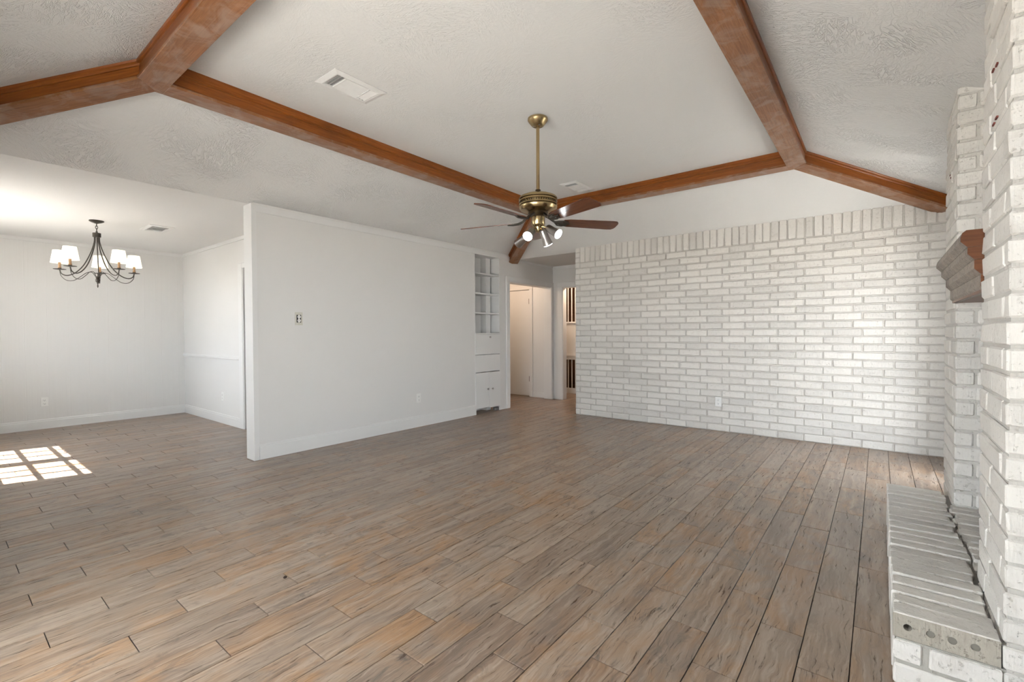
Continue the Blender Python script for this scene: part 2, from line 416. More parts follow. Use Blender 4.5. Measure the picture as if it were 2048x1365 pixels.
# ------------------------------------------------------------------ plain walls
def walls(name, mat, boxes, label=None):
    mb = MB()
    for q in boxes: mb.box(*q)
    return struct(mb.build(name, mat), label)
NY0, NY1 = 5.045, 5.597      # cabinet niche
OY0, OY1 = 5.845, 7.05       # cased opening
HT = H+.012
walls('wall_left', 'wall', [(XP2,XP,YP,NY0,0,HT), (XP2,XP,NY0,NY1,2.37,HT), (XP2,XP,NY1,OY0,0,HT), (XP2,XP,OY0,OY1,2.03,HT), (XP2,XP,OY1,YH+.1,0,HT)],
      'white partition wall with shelf niche and cased opening')

DX0, DX1 = -6.30, -5.45
walls('wall_dining_side', 'dining', [(XD,DX0,YD,YD+.1,0,H+.01), (DX0,DX1,YD,YD+.1,2.035,H+.01), (DX1,XP2,YD,YD+.1,0,H+.01)], 'white side wall of the dining area with doorway')
walls('wall_passage', 'dining', [(-6.6,-4.8,3.7,3.8,0,H), (-6.6,-6.5,YD+.1,3.7,0,H)])
walls('wall_hall', 'wall', [(-6.6,-5.95,YH,YH+.1,0,HH+.05), (-5.95,-5.185,YH,YH+.1,2.02,HH+.05), (-5.185,-4.45,YH,YH+.1,0,HH+.05), (-4.45,-3.65,YH,YH+.1,2.02,HH+.05), (-3.65,-2.2,YH,YH+.1,0,HH+.05)],
      'end wall of the hall with two doorways')
walls('wall_hall_side', 'wall', [(-6.7,-6.6,5.5,9.0,0,HH+.05), (-6.6,XP2,5.45,5.55,0,HH+.05), (-2.25,-2.15,6.0,9.0,0,HH+.05), (-6.6,-2.2,8.8,8.9,0,HH+.05), (-6.6,-5.0,7.9,8.0,0,HH+.05)])
def front_boxes(lo, hi, y0, y1, opens, zt):
    out = []; x = lo
    for (u, v, z0, z1) in sorted(opens):
        out += [(x,u,y0,y1,-.05,zt), (u,v,y0,y1,-.05,z0), (u,v,y0,y1,z1,zt)]; x = v
    return out + [(x,hi,y0,y1,-.05,zt)]
walls('wall_dining', 'panelling', [(XD-.1,XD,YN-.1,YD+.1,-.05,H+.01)], 'white panelled end wall of the dining area')
walls('wall_front', 'wall', front_boxes(XD-.1, XR+.1, YN-.12, YN, [WIN_DIN, WIN_MAIN], H+.02), 'window wall along the near side')
walls('wall_right', 'wall', [(p,q,r_,s_,t_,u_) for (r_,s_,p,q,t_,u_) in front_boxes(YN-.1, YB+.2, XR, XR+.12, [WIN_R2], H+.02)], 'right wall behind the fireplace')

# ------------------------------------------------------------------ windows
def window(name, lo, hi, z0, z1, along, pos, units, cols, rows, label):
    """frame, mullions, muntins and panes in a wall that runs along x or y"""
    w = bpy.data.objects.new(name, None); COL.objects.link(w); struct(w, label)
    t0, t1 = pos-.09, pos-.03
    def bar(n, u0, u1, v0, v1, d0=t0, d1=t1, m='trim', par=w):
        if along == 'x': return box(n, m, u0, u1, d0, d1, v0, v1, parent=par)
        return box(n, m, d0, d1, u0, u1, v0, v1, parent=par)
    f = .045
    bar('window_frame', lo, lo+f, z0, z1); bar('window_frame', hi-f, hi, z0, z1)
    bar('window_frame', lo+f, hi-f, z0, z0+f); bar('window_frame', lo+f, hi-f, z1-f, z1)
    uw = (hi-lo-2*f - .17*(units-1))/units
    for u in range(units):
        x0 = lo+f+u*(uw+.17); x1 = x0+uw
        if u: bar('mullion', x0-.17, x0, z0+f, z1-f)
        zz0, zz1 = z0+f, z1-f
        for i in range(1, cols): x = x0+uw*i/cols; bar('muntin', x-.012, x+.012, zz0, zz1, t0+.015, t1-.015)
        for i in range(1, rows): z = zz0+(zz1-zz0)*i/rows; bar('muntin', x0, x1, z-.012, z+.012, t0+.018, t1-.018)
        bar('pane', x0, x1, zz0, zz1, (t0+t1)/2-.002, (t0+t1)/2+.002, 'glass')
    return w
window('window_1', *WIN_DIN, 'x', YN, 2, 3, 4, 'white twin window of small panes in the dining area')
window('window_2', *WIN_MAIN, 'x', YN, 2, 1, 1, 'wide patio window behind the camera')
window('window_3', *WIN_R2, 'y', XR+.12, 1, 1, 1, 'glazed door beside the far end of the fireplace')

# outside: eaves, added sun-blocking roof, ground
walls('trim_1', 'soffit', [(XD-1,-4.55,YN-.80,YN-.12,H+.02,H+.16)])
walls('sun_block_roof', 'soffit', [(-4.55,XR+1.2,YN-3.4,YN-.12,H+.05,H+.16)])  # unseen roof, added to keep the sun out of the patio window
g = MB(); g.add([(-40,-40,-.12),(40,-40,-.12),(40,40,-.12),(-40,40,-.12)], [(0,1,2,3)])
struct(g.build('ground', 'concrete'), 'pale paving outside the house')

# ------------------------------------------------------------------ trim, baseboards, casings
def strip_y(name, x, y0, y1, z0, z1, t, sgn=1, mat='trim'):       # lies on a wall of constant x, proud by t
    xa, xb = (x, x+t*sgn) if sgn > 0 else (x+t*sgn, x)
    return struct(box(name, mat, xa-.002*(sgn > 0), xb+.002*(sgn < 0), y0, y1, z0, z1))
def base_y(name, x, y0, y1, h):
    pr = [(x-.003,0),(x+.014,0),(x+.014,h-.028),(x+.010,h-.022),(x+.009,h-.006),(x+.004,h),(x-.003,h)]
    return struct(MB().prism(pr, 'y', y0, y1).build(name, 'trim'))
def base_x(name, y, x0, x1, h):
    pr = [(y+.003,0),(y-.014,0),(y-.014,h-.028),(y-.010,h-.022),(y-.009,h-.006),(y-.004,h),(y+.003,h)]
    return struct(MB().prism(pr, 'x', x0, x1).build(name, 'trim'))
base_y('baseboard_left', XP, YP+.032, NY0-.004, .145)
base_y('baseboard_dining', XD, YN, YD, .125)
base_x('baseboard_dining_side', YD, XD, -6.415, .125)
base_x('baseboard_hall', YH, -5.105, -4.735, .10)
strip_y('trim_3', XP, YP, YH, 2.367, 2.425, .010)                  # flat crown on the partition
strip_y('trim_4', XP, YP, YP+.030, 0, 2.367, .010)                 # corner strip on the partition end
struct(box('trim_5', 'trim', XP2-.012, XP+.012, YP-.016, YP+.001, 0, H))            # end cap board
strip_y('trim_6', XD, YN, YD, 2.395, 2.44, .012)
struct(box('trim_7', 'trim', XD, XP2, YD-.012, YD+.002, 2.395, 2.44))
pr = [(YD+.002,.855),(YD-.010,.858),(YD-.012,.872),(YD-.020,.880),(YD-.022,.905),(YD-.012,.915),(YD+.002,.915)]
struct(MB().prism(pr, 'x', XD, -6.41).build('trim_8', 'trim'), 'white chair rail on the dining side wall')
def casing(name, label, boxes):
    mb = MB()
    for q in boxes: mb.bbox(*q, .004)
    return struct(mb.build(name, 'trim'), label)
casing('trim_9', 'white door casing of the dining doorway', [(-6.41,-6.30,YD-.018,YD+.01,0,2.10), (-6.30,DX1,YD-.018,YD+.01,2.035,2.10), (-6.299,-6.285,YD-.012,YD+.11,0,2.034)])
casing('trim_10', 'white casing of the opening beside the shelves', [(XP-.01,XP+.018,OY0-.085,OY0,0,2.03), (XP-.01,XP+.018,OY1,YH-.002,0,2.03), (XP-.01,XP+.018,OY0-.085,YH-.002,2.03,2.108),
        (XP2-.01,XP+.012,OY0-.012,OY0+.004,0,2.028), (XP2-.01,XP+.012,OY1-.004,OY1+.012,0,2.028), (XP2-.01,XP+.012,OY0+.004,OY1-.004,2.016,2.032)])
casing('trim_11', 'white casing of the far hall doorway', [(-4.55,-4.45,YH-.018,YH+.01,0,2.02), (-3.65,-3.55,YH-.018,YH+.01,0,2.02), (-4.55,-3.55,YH-.018,YH+.01,2.02,2.105), (-4.455,-4.44,YH-.012,YH+.11,0,2.018), (-4.44,-3.66,YH-.012,YH+.11,2.006,2.022)])
casing('trim_12', 'white casing of the hall door', [(-5.185,-5.11,YH-.018,YH+.01,0,2.02), (-6.03,-5.95,YH-.018,YH+.01,0,2.02), (-6.03,-5.11,YH-.018,YH+.01,2.02,2.10)])
struct(box('trim_13', 'trim', XP, -2.2, YH-.012, YH+.002, 2.345, 2.40))
# hall door
dr = struct(MB().bbox(-5.945,-5.192,YH+.004,YH+.04,.012,2.012,.004).build('door_1', 'trim'), 'plain white flush door in the hall')
for z in (1.80, .335):
    box('hinge', 'brass_d', -5.200,-5.184,YH-.006,YH+.006,z-.05,z+.05, parent=dr)
MB().lathe([(.004,0),(.024,.004),(.028,.02),(.022,.045),(.004,.055)], 14).build('door_knob', 'brass', dr, True).matrix_local = Matrix.Translation((-5.88,YH+.004,.95)) @ Matrix.Rotation(R(90), 4, 'X')

# room divider seen through the far hall doorway
dv = thing('spindle_divider', 'half-height divider with pale spindles over dark brown panelling past hall doorway', 'divider', (0,0,0))
yd = 8.0
def dvb(n, m, *q): return box(n, m, *q, parent=dv)
dvb('post', 'wall', -5.02,-4.957,yd-.03,yd+.03,0,2.38)
dvb('panel', 'wall', -4.957,-3.3,yd-.025,yd+.025,.78,1.39)
dvb('ledge', 'trim', -4.957,-3.3,yd-.045,yd+.035,1.39,1.42)
dvb('rail', 'trim', -4.957,-3.3,yd-.04,yd+.035,.74,.78); dvb('rail', 'trim', -4.957,-3.3,yd-.03,yd+.03,.67,.74)
dvb('base', 'trim', -4.957,-3.3,yd-.03,yd+.03,0,.10); dvb('top_rail', 'trim', -4.957,-3.3,yd-.03,yd+.03,2.30,2.38)
for i in range(18):
    x = -4.957+.083*(i+1)
    dvb('spindle', 'wall', x-.008,x+.008,yd-.008,yd+.008,1.42,2.30); dvb('spindle', 'wall', x-.008,x+.008,yd-.008,yd+.008,.10,.67)
struct(box('wall_panelling', 'brown_panel', -6.5,-2.3,8.74,8.795,0,HH), 'dark brown wood panelling behind the spindles')
# the warm lamps whose light the photograph shows beyond the two doorways, out of sight behind the walls
def hall_light(name, loc, watts):
    l = bpy.data.lights.new(name, 'POINT'); l.energy = watts; l.color = (1.0, 0.74, 0.54); l.shadow_soft_size = .09
    o = bpy.data.objects.new(name, l); COL.objects.link(o); o.location = loc
hall_light('lamp_back_hall_offscreen', (-4.2, 7.55, HH-.20), 24)
hall_light('lamp_side_hall_offscreen', (-5.5, 6.2, HH-.20), 11)

# ------------------------------------------------------------------ brick wall
CH = 0.0823
def brick_mesh(name, mat, L, Dp, Hh, c=.007, j=.0025):
    mb = MB().bbox(-L/2, L/2, -Dp/2, Dp/2, -Hh/2, Hh/2, c)
    mb.v = [(x+random.uniform(-j,j), y+random.uniform(-j,j)*.8, z+random.uniform(-j,j)) for x, y, z in mb.v]
    me = bpy.data.meshes.new(name); me.from_pydata(mb.v, [], mb.f)
    bm = bmesh.new(); bm.from_mesh(me); bmesh.ops.recalc_face_normals(bm, faces=bm.faces); bm.to_mesh(me); bm.free()
    me.materials.append(MAT[mat]); return me
bcache = {}
def brick(parent, mat, cx, cy, cz, lx, ly, lz, nvar=6, c=.0055, j=.0018, tilt=.005):
    key = (mat, round(lx,3), round(ly,3), round(lz,3), random.randrange(nvar), c)
    if key not in bcache: bcache[key] = brick_mesh('brick', mat, key[1], key[2], key[3], c, j)
    o = obj('brick', bcache[key], parent); o.location = (cx, cy, cz)
    o.rotation_euler = (random.uniform(-tilt,tilt), random.uniform(-tilt,tilt)*.5, random.uniform(-tilt,tilt)*.7)
    return o
wb = struct(MB().box(XBL+.004, XR+.1, YB+.011, YB+.16, 0, 2.455).build('wall_back', 'mortar'), 'white painted brick wall with a soldier course on top')
lay = []                                              # (x0, x1, z0, z1)
MJ = .011
for r_ in range(27):
    z0 = r_*CH; xs = [XBL]
    if r_ % 2 == 0: xs.append(XBL+.083)
    while xs[-1] < XR: xs.append(xs[-1]+.254)
    for p, q in zip(xs, xs[1:]): lay.append((p, min(q, XR+.02), z0, z0+CH))
zs = 27*CH
for hdr in range(3): lay.append((XBL, XBL+.083, zs+hdr*.0745, zs+(hdr+1)*.0745))
x = XBL+.083
while x < XR: lay.append((x, x+.0822, zs, 2.452)); x += .0822
lay.sort(key=lambda q: -shown(((q[0]+q[1])/2, YB, (q[2]+q[3])/2), (q[1]-q[0])*(q[3]-q[2])) if q[0] < 0.36 else 0)
rest = MB()
for i, (p, q, z0, z1) in enumerate(lay):
    jx = random.uniform(-.002,.002); yy = YB+.03+random.uniform(-.002,.0025)
    if i < 300:
        brick(wb, 'brick', (p+q)/2+jx, yy, (z0+z1)/2, q-p-MJ, .06, z1-z0-MJ, 10, .0055, .0027)
    else:
        me = brick_mesh('t', 'brick', q-p-MJ, .06, z1-z0-MJ)
        rest.add([(v.co.x+(p+q)/2+jx, v.co.y+yy, v.co.z+(z0+z1)/2) for v in me.vertices], [tuple(f.vertices) for f in me.polygons])
        bpy.data.meshes.remove(me)
o = rest.build('farther_bricks', 'brick', wb); o['kind'] = 'stuff'

# ------------------------------------------------------------------ fireplace
fp = thing('fireplace', 'white painted brick fireplace with raised hearth and two tall piers', 'fireplace', (0,0,0))
FX1, FX2 = .304, .326
ZTOP = 2.56
def slope_z(x): return ZT-.406*(x-TX1)
def pier(x0, y0, y1, name, shift):
    XQ = XR-.012
    core = MB().prism([(x0+.007,0),(XR-.006,0),(XR-.006,slope_z(XR)),(x0+.007,slope_z(x0+.007))], 'y', y0+.007, y1-.004).build(name, 'mortar_f', fp)
    n = 31
    for r_ in range(n):
        z = (r_+.5)*CH; hz = CH-.011
        if r_ == 30: z, hz = 30*CH+.022, .036
        j = lambda: random.uniform(-.0025,.0025)
        if (r_+shift) % 2 == 0:       # long side on the room face, header on the near face
            ys = [y0, y0+.250]; 
            brick(core, 'brick_f', x0+.0375+j(), y0+.122+j(), z, .075, .244, hz)
            yy = y0+.250
            if y1-yy > .03: brick(core, 'brick_f', x0+.0375+j(), (yy+.006+y1)/2, z, .075, y1-yy-.010, hz)
            xx = x0+.087
            if XQ-xx > .03: brick(core, 'brick_f', (xx+XQ)/2, y0+.0375+j(), z, XQ-xx, .075, hz)
        else:                         # header on the room face, long side on the near face
            ln = min(.244, XQ-x0)
            brick(core, 'brick_f', x0+ln/2+j(), y0+.0375+j(), z, ln, .075, hz)
            yy = y0+.086; l2 = min(.244, y1-yy)
            brick(core, 'brick_f', x0+.0375+j(), yy+l2/2, z, .075, l2-.003, hz)
            yy += l2+.009
            if y1-yy > .03: brick(core, 'brick_f', x0+.0375+j(), (yy+y1)/2, z, .075, y1-yy, hz)
    return core
np_ = pier(FX1, 2.025, 2.50, 'near_pier', 0)
fr_ = pier(FX2, 3.475, 4.02, 'far_pier', 1)
for (cy_, cz_) in ((2.244, 2.092), (2.306, 2.100), (2.237, 1.913), (2.284, 1.908)):
    part(MB().box(FX1-.0035, FX1+.004, cy_-.014, cy_+.014, cz_-.003, cz_+.003).build('chip', 'chip', np_), 'dark red chip in the paint')
for (cy_, cz_) in ((3.787, 2.123), (3.761, 2.101)):
    part(MB().box(FX2-.0035, FX2+.004, cy_-.012, cy_+.012, cz_-.0035, cz_+.0035).build('chip', 'chip', fr_), 'dark red chip in the paint')
# breast between the piers, firebox below the mantel
br = MB().prism([(.450,1.20),(XR-.001,1.20),(XR-.001,slope_z(XR)),(.450,slope_z(.450))], 'y', 2.50, 3.475).build('breast', 'mortar_f', fp)
z = 1.20+CH/2; r_ = 0
while z < 2.43:
    xs = [2.505, 2.505+(.127 if r_ % 2 else .254)]
    while xs[-1] < 3.47: xs.append(min(xs[-1]+.254, 3.472))
    for p, q in zip(xs, xs[1:]):
        if q-p > .03: brick(br, 'brick_f', .470, (p+q)/2, z, .06, q-p-.011, CH-.012)
    z += CH; r_ += 1
MB().add([(.46,2.50,.25),(.46,3.475,.25),(XR-.001,3.475,.25),(XR-.001,2.50,.25),(.46,2.50,1.21),(.46,3.475,1.21),(XR-.001,3.475,1.21),(XR-.001,2.50,1.21)],
         [(3,2,6,7),(0,1,2,3),(4,5,6,7)]).build('firebox', 'soot', fp)
# hearth: two courses of running brick under a row of bricks on edge
HX0, HY0, HY1, HZ = .043, 2.025, 3.745, .25
he = MB().box(HX0+.009, XR-.006, HY0+.009, HY1-.010, 0, 2*CH).box(HX0+.012, XR-.006, HY0+.0765, HY1-.010, 2*CH, HZ-.022).build('hearth', 'mortar_h', fp)
for r_ in range(2):
    z = (r_+.5)*CH+.002; ys = [HY0, HY0+(.254 if r_ else .083)]
    while ys[-1] < HY1-.02: ys.append(min(ys[-1]+.254, HY1))
    for i, (p, q) in enumerate(zip(ys, ys[1:])):
        if q-p < .03: continue
        if i == 0: brick(he, 'brick_f', HX0+(.12 if not r_ else .0375), (p+q)/2-.003 if not r_ else (p+q)/2-.005, z, .235 if not r_ else .075, q-p-.011, CH-.012)
        else: brick(he, 'brick_f', HX0+.0375, (p+q)/2, z, .075, q-p-.011, CH-.012)
    if r_: brick(he, 'brick_f', HX0+.088+.09, HY0+.0375, z, .170, .075, CH-.012)
zt, zb = HZ, 2*CH+.006
yk = HY0; n = int((HY1-HY0)/.0783); st = (HY1-HY0)/n
holes = [.081-HX0, .138-HX0, .190-HX0, .243-HX0]
for i in range(n):
    y = HY0+st*(i+.5)
    if i == 0:
        # the end brick shows its bed face with four core holes
        bm = MB(); L = .256; yb0, yb1 = HY0, HY0+st-.008
        nseg = 12; hz = (zt-zb)/2
        xs = [0]+[ (holes[a]+holes[a+1])/2 for a in range(3)]+[L]
        for a in range(4):
            cx = HX0+holes[a]; x0, x1 = HX0+xs[a], HX0+xs[a+1]
            ring = []; outer = []
            for kk in range(nseg):
                w = 2*math.pi*(kk+.5)/nseg; cw, sw = math.cos(w), math.sin(w)
                ring.append((cx+.0115*cw, .0115*sw))
                tx = (x1-cx)/cw if cw > 0 else (x0-cx)/cw; tz = hz/abs(sw); tt = min(abs(tx), tz)
                outer.append((cx+tt*cw, tt*sw))
            dep = .055 if a == 0 else .006
            v = [(px, yb0, zb+hz+pz) for px, pz in outer]+[(px, yb0, zb+hz+pz) for px, pz in ring]+[(px, yb0+dep, zb+hz+pz) for px, pz in ring]
            fs = []
            for kk in range(nseg):
                k2 = (kk+1) % nseg
                fs += [(kk,k2,nseg+k2,nseg+kk), (nseg+kk,nseg+k2,2*nseg+k2,2*nseg+kk)]
            fs.append(tuple(range(2*nseg,3*nseg)))
            # corner fills
            for sx in (x0, x1):
                for sz in (-hz, hz):
                    near = sorted(range(nseg), key=lambda q: (outer[q][0]-sx)**2+(outer[q][1]-sz)**2)[:2]
                    v.append((sx, yb0, zb+hz+sz)); fs.append((near[0], near[1], len(v)-1))
            bm.add(v, fs)
        x0, x1 = HX0, HX0+L
        bm.add([(x0,yb0,zb),(x1,yb0,zb),(x1,yb1,zb),(x0,yb1,zb),(x0,yb0,zt),(x1,yb0,zt),(x1,yb1,zt),(x0,yb1,zt)], [(0,3,2,1),(1,2,6,5),(2,3,7,6),(3,0,4,7)])
        eb = part(bm.build('end_brick', 'brick_raw', he), 'worn end brick with four round core holes')
        for a in range(4):
            c_x = HX0+holes[a]; dp = .050 if a == 0 else .0035
            pl = MB().tube([(c_x, yb0+dp, zb+hz), (c_x, yb0+dp+.002, zb+hz)], .0113, 12).build('core_hole', 'fill', eb)
        tp = MB().add([(x0,yb0,zt),(x1,yb0,zt),(x1,yb1,zt),(x0,yb1,zt),(x0+.003,yb0+.004,zt+.003),(x1-.003,yb0+.004,zt+.003),(x1-.003,yb1,zt+.003),(x0+.003,yb1,zt+.003)], [(0,1,5,4),(1,2,6,5),(2,3,7,6),(3,0,4,7),(4,5,6,7)])
        tp.build('paint_skin', 'brick_f', he)
        continue
    ln = .256+random.uniform(-.012,.008); jz = random.uniform(-.003,.003)
    brick(he, 'brick_f', HX0+ln/2+random.uniform(-.003,.003), y, (zt+zb)/2+jz, ln, st-.015, zt-zb, c=.004, j=.0022, tilt=.004)
    xa, xb = HX0+ln+.012, (.315 if 2.02 < y < 2.50 or y > 3.48 else .45)
    if xb-xa > .02: brick(he, 'brick_f', (xa+xb)/2, y+random.uniform(-.006,.006), (zt+zb)/2+random.uniform(-.006,.001), xb-xa, st-.010, zt-zb, c=.006, j=.003)

# mantel: four stepped boards
mt = part(MB().box(.31, .46, 2.502, 3.474, 1.352, 1.588).build('mantel', 'mantel_end', fp), 'dark stained stepped wood mantel')
steps = [(.245, 1.547, 1.590), (.265, 1.498, 1.547), (.284, 1.440, 1.498), (.302, 1.372, 1.440)]
for i, (x0, z0, z1) in enumerate(steps):
    xin = .33; sl_ = .020
    if i == 0: prof = [(x0+.016,z1),(x0+.005,z1-.010),(x0,z1-.026),(x0,z0),(x0+.019,z0-.022),(xin,z0-.022),(xin,z1)]
    else: prof = [(x0,z1-.024),(x0,z0),(x0+.019,z0-.022),(xin,z0-.022),(xin,z1-.022)]
    o = MB().prism(prof, 'y', 2.502, 3.474).build('mantel_board', 'mantel', mt)
    o.data.materials.append(MAT['mantel_end'])
    for p_ in o.data.polygons:
        if abs(p_.normal.y) > .9: p_.material_index = 1

# ------------------------------------------------------------------ ceiling beams
BW, BD = .155, .145
def beam(label, p0, p1, depth=BD, w=BW):
    p0, p1 = Vector(p0), Vector(p1); L = (p1-p0).length; ex = (p1-p0).normalized()
    ey = Vector((0,0,1)).cross(ex).normalized(); ez = ex.cross(ey)
    root = thing('ceiling_beam', label, 'beam', p0, 0, 'varnished ceiling beams')
    m = Matrix.Identity(4)
    for i in range(3): m[i][0], m[i][1], m[i][2], m[i][3] = ex[i], ey[i], ez[i], p0[i]
    root.matrix_world = m
    h = w/2
    MB().bbox(0, L, -h, h, -depth, -depth+.020, .002).build('bottom_board', 'beam_b', root)
    for s in (-1, 1):
        MB().box(0, L, min(s*(h-.010), s*(h-.028)), max(s*(h-.010), s*(h-.028)), -depth+.018, .02).build('side_board', 'beam', root)
        t0 = s*(h-.011)
        pr = [(t0,.03),(t0+s*.022,.03),(t0+s*.022,-.026),(t0+s*.016,-.034),(t0+s*.015,-.048),(t0+s*.009,-.054),(t0,-.054)]
        MB().prism(pr, 'x', 0, L).build('cove_strip', 'beam', root)
    return root
z = ZT
beam('long varnished pine beam on the partition side of the tray ceiling', (TX0, TY0+.0775, z), (TX0, TY1-.0775, z))
beam('varnished pine beam crossing above the painted brick wall', (TX0-.0775, TY1, z), (TX1-.0775, TY1, z))
beam('broad varnished pine beam running toward the fireplace side', (TX1, TY0-.0775, z), (TX1, TY1+.0775, z))
beam('varnished pine beam with scuffed underside nearest the dining area', (TX0-.0775, TY0, z), (TX1+.0775, TY0, z))
def hip(label, c0, c1, f0=.015, f1=1.0):
    a_, b_ = Vector(c0), Vector(c1); beam(label, a_.lerp(b_, f0), a_.lerp(b_, f1), .134)
hip('sloping varnished pine hip beam above the dining side ceiling', A, eA)
hip('sloping varnished pine hip beam ending against the fireplace pier', C, (XR,YFAR,H), .015, .995)
hip('sloping varnished pine hip beam behind the ceiling fan', D, (XE,YFAR,H), .015, .985)
hip('sloping varnished pine hip beam over the near fireplace corner', B, eB)

# ------------------------------------------------------------------ air vents
def vent(label, x0, x1, y0, y1, z, along='y', group='white air vents on the ceilings'):
    w, l = (x1-x0, y1-y0) if along == 'y' else (y1-y0, x1-x0)
    v = thing('air_vent', label, 'vent', ((x0+x1)/2, (y0+y1)/2, z), 0 if along == 'y' else R(90), group)
    a_, b_ = w/2, l/2; f = .042
    pr = lambda u0, u1, v0, v1: MB().add([(u0,v0,0),(u1,v0,0),(u1,v1,0),(u0,v1,0)], [])
    mb = MB()
    o_ = [(-a_,-b_),(a_,-b_),(a_,b_),(-a_,b_)]; i1 = [(-a_+f*.75,-b_+f*.75),(a_-f*.75,-b_+f*.75),(a_-f*.75,b_-f*.75),(-a_+f*.75,b_-f*.75)]
    i2 = [(-a_+f,-b_+f),(a_-f,-b_+f),(a_-f,b_-f),(-a_+f,b_-f)]
    vs = [(p,q,0) for p,q in o_]+[(p,q,-.004) for p,q in o_]+[(p,q,-.014) for p,q in i1]+[(p,q,-.012) for p,q in i2]+[(p,q,-.002) for p,q in i2]
    fs = []
    for r0 in range(4):
        for k in range(4): fs.append((r0*4+k, r0*4+(k+1)%4, r0*4+4+(k+1)%4, r0*4+4+k))
    mb.add(vs, fs).build('frame', 'vent', v)
    box('duct', 'duct', -a_+f, a_-f, -b_+f, b_-f, -.003, -.001, parent=v)
    ia, ib = a_-f, b_-f; e = ib*.42
    def slat(q, m='vent'):
        MB().add(q, [(0,1,2,3),(4,7,6,5),(0,4,5,1),(1,5,6,2),(2,6,7,3),(3,7,4,0)]).build('slat', m, v)
    n = 8
    for i in range(n):
        u = -ia+2*ia*(i+.15)/n; w_ = 2*ia/n*.70; t = .0012
        slat([(u,-ib+e,-.013),(u+w_,-ib+e,-.004),(u+w_,ib-e,-.004),(u,ib-e,-.013),(u,-ib+e,-.013+t),(u+w_,-ib+e,-.004+t),(u+w_,ib-e,-.004+t),(u,ib-e,-.013+t)])
    for sgn in (-1, 1):
        for i in range(3):
            q0 = ib-e+(e)*(i+.2)/3; q1 = q0+e/3*.62; za, zb_ = -.004, -.013
            y0_, y1_ = (q0, q1) if sgn > 0 else (-q0, -q1)
            slat([(-ia,y0_,za),(ia,y0_,za),(ia,y1_,zb_),(-ia,y1_,zb_),(-ia,y0_,za+.0012),(ia,y0_,za+.0012),(ia,y1_,zb_+.0012),(-ia,y1_,zb_+.0012)])
    for sgn in (-1, 1): box('divider', 'vent', -ia, ia, sgn*(ib-e)-.003, sgn*(ib-e)+.003, -.013, -.003, parent=v)
vent('white louvred ceiling vent beside the long partition-side beam', -2.985, -2.735, 1.665, 2.06, ZT)
vent('white louvred ceiling vent close to the beam above the brick wall', -2.885, -2.660, 4.55, 4.945, ZT)
vent('white ceiling vent beside the chandelier in the dining area', -6.80, -6.40, 1.60, 1.84, H, 'x')

# ------------------------------------------------------------------ ceiling fan
FC = Vector((-2.128, 3.043, 0))
fan = thing('ceiling_fan', 'five-blade brass ceiling fan with walnut blades and spot lamps', 'ceiling fan', (FC.x, FC.y, ZT))
def fz(prof): return [(r_, z_-ZT) for r_, z_ in prof]
can = MB().lathe(fz([(.002,2.90),(.070,2.90),(.079,2.894),(.080,2.880),(.076,2.872),(.050,2.840),(.044,2.835),(.002,2.833)]), 32).build('canopy', 'brass', fan, True)
for s in (-1, 1): MB().lathe([(.001,0),(.006,0),(.006,-.006),(.001,-.007)], 10, (.028*s, -.02, 2.836-ZT)).build('screw', 'nickel', can)
MB().lathe(fz([(.0135,2.845),(.0135,2.31)]), 16).build('down_rod', 'brass', fan, True)
MB().lathe(fz([(.002,2.335),(.020,2.335),(.022,2.325),(.022,2.312),(.030,2.300),(.002,2.296)]), 16).build('coupling', 'brass_d', fan, True)
mo = MB().lathe(fz([(.002,2.303),(.050,2.303),(.110,2.292),(.143,2.278),(.152,2.266),(.152,2.258),(.141,2.255),(.141,2.249),(.152,2.246),(.152,2.238),(.145,2.235),(.145,2.222),(.152,2.219),(.152,2.210),(.141,2.207),(.141,2.201),(.151,2.198),(.149,2.188),(.138,2.172),(.090,2.160),(.002,2.158)]), 48).build('motor_housing', 'brass', fan, True)
for kk in range(48):
    w = 2*math.pi*kk/48; MB().box(-.0035,.0035,-.001,.0015,-.005,.005).build('bead', 'brass_d', mo).matrix_local = Matrix.Translation((.1465*math.cos(w), .1465*math.sin(w), 2.2285-ZT)) @ Matrix.Rotation(w+R(90), 4, 'Z')
MB().lathe(fz([(.002,2.165),(.075,2.165),(.080,2.150),(.066,2.128),(.060,2.122),(.002,2.12)]), 28).build('flywheel', 'brass_d', fan, True)
sh = MB().lathe(fz([(.002,2.125),(.048,2.125),(.054,2.118),(.054,2.062),(.048,2.050),(.030,2.040),(.026,2.015),(.018,2.000),(.002,1.996)]), 28).build('switch_housing', 'brass', fan, True)
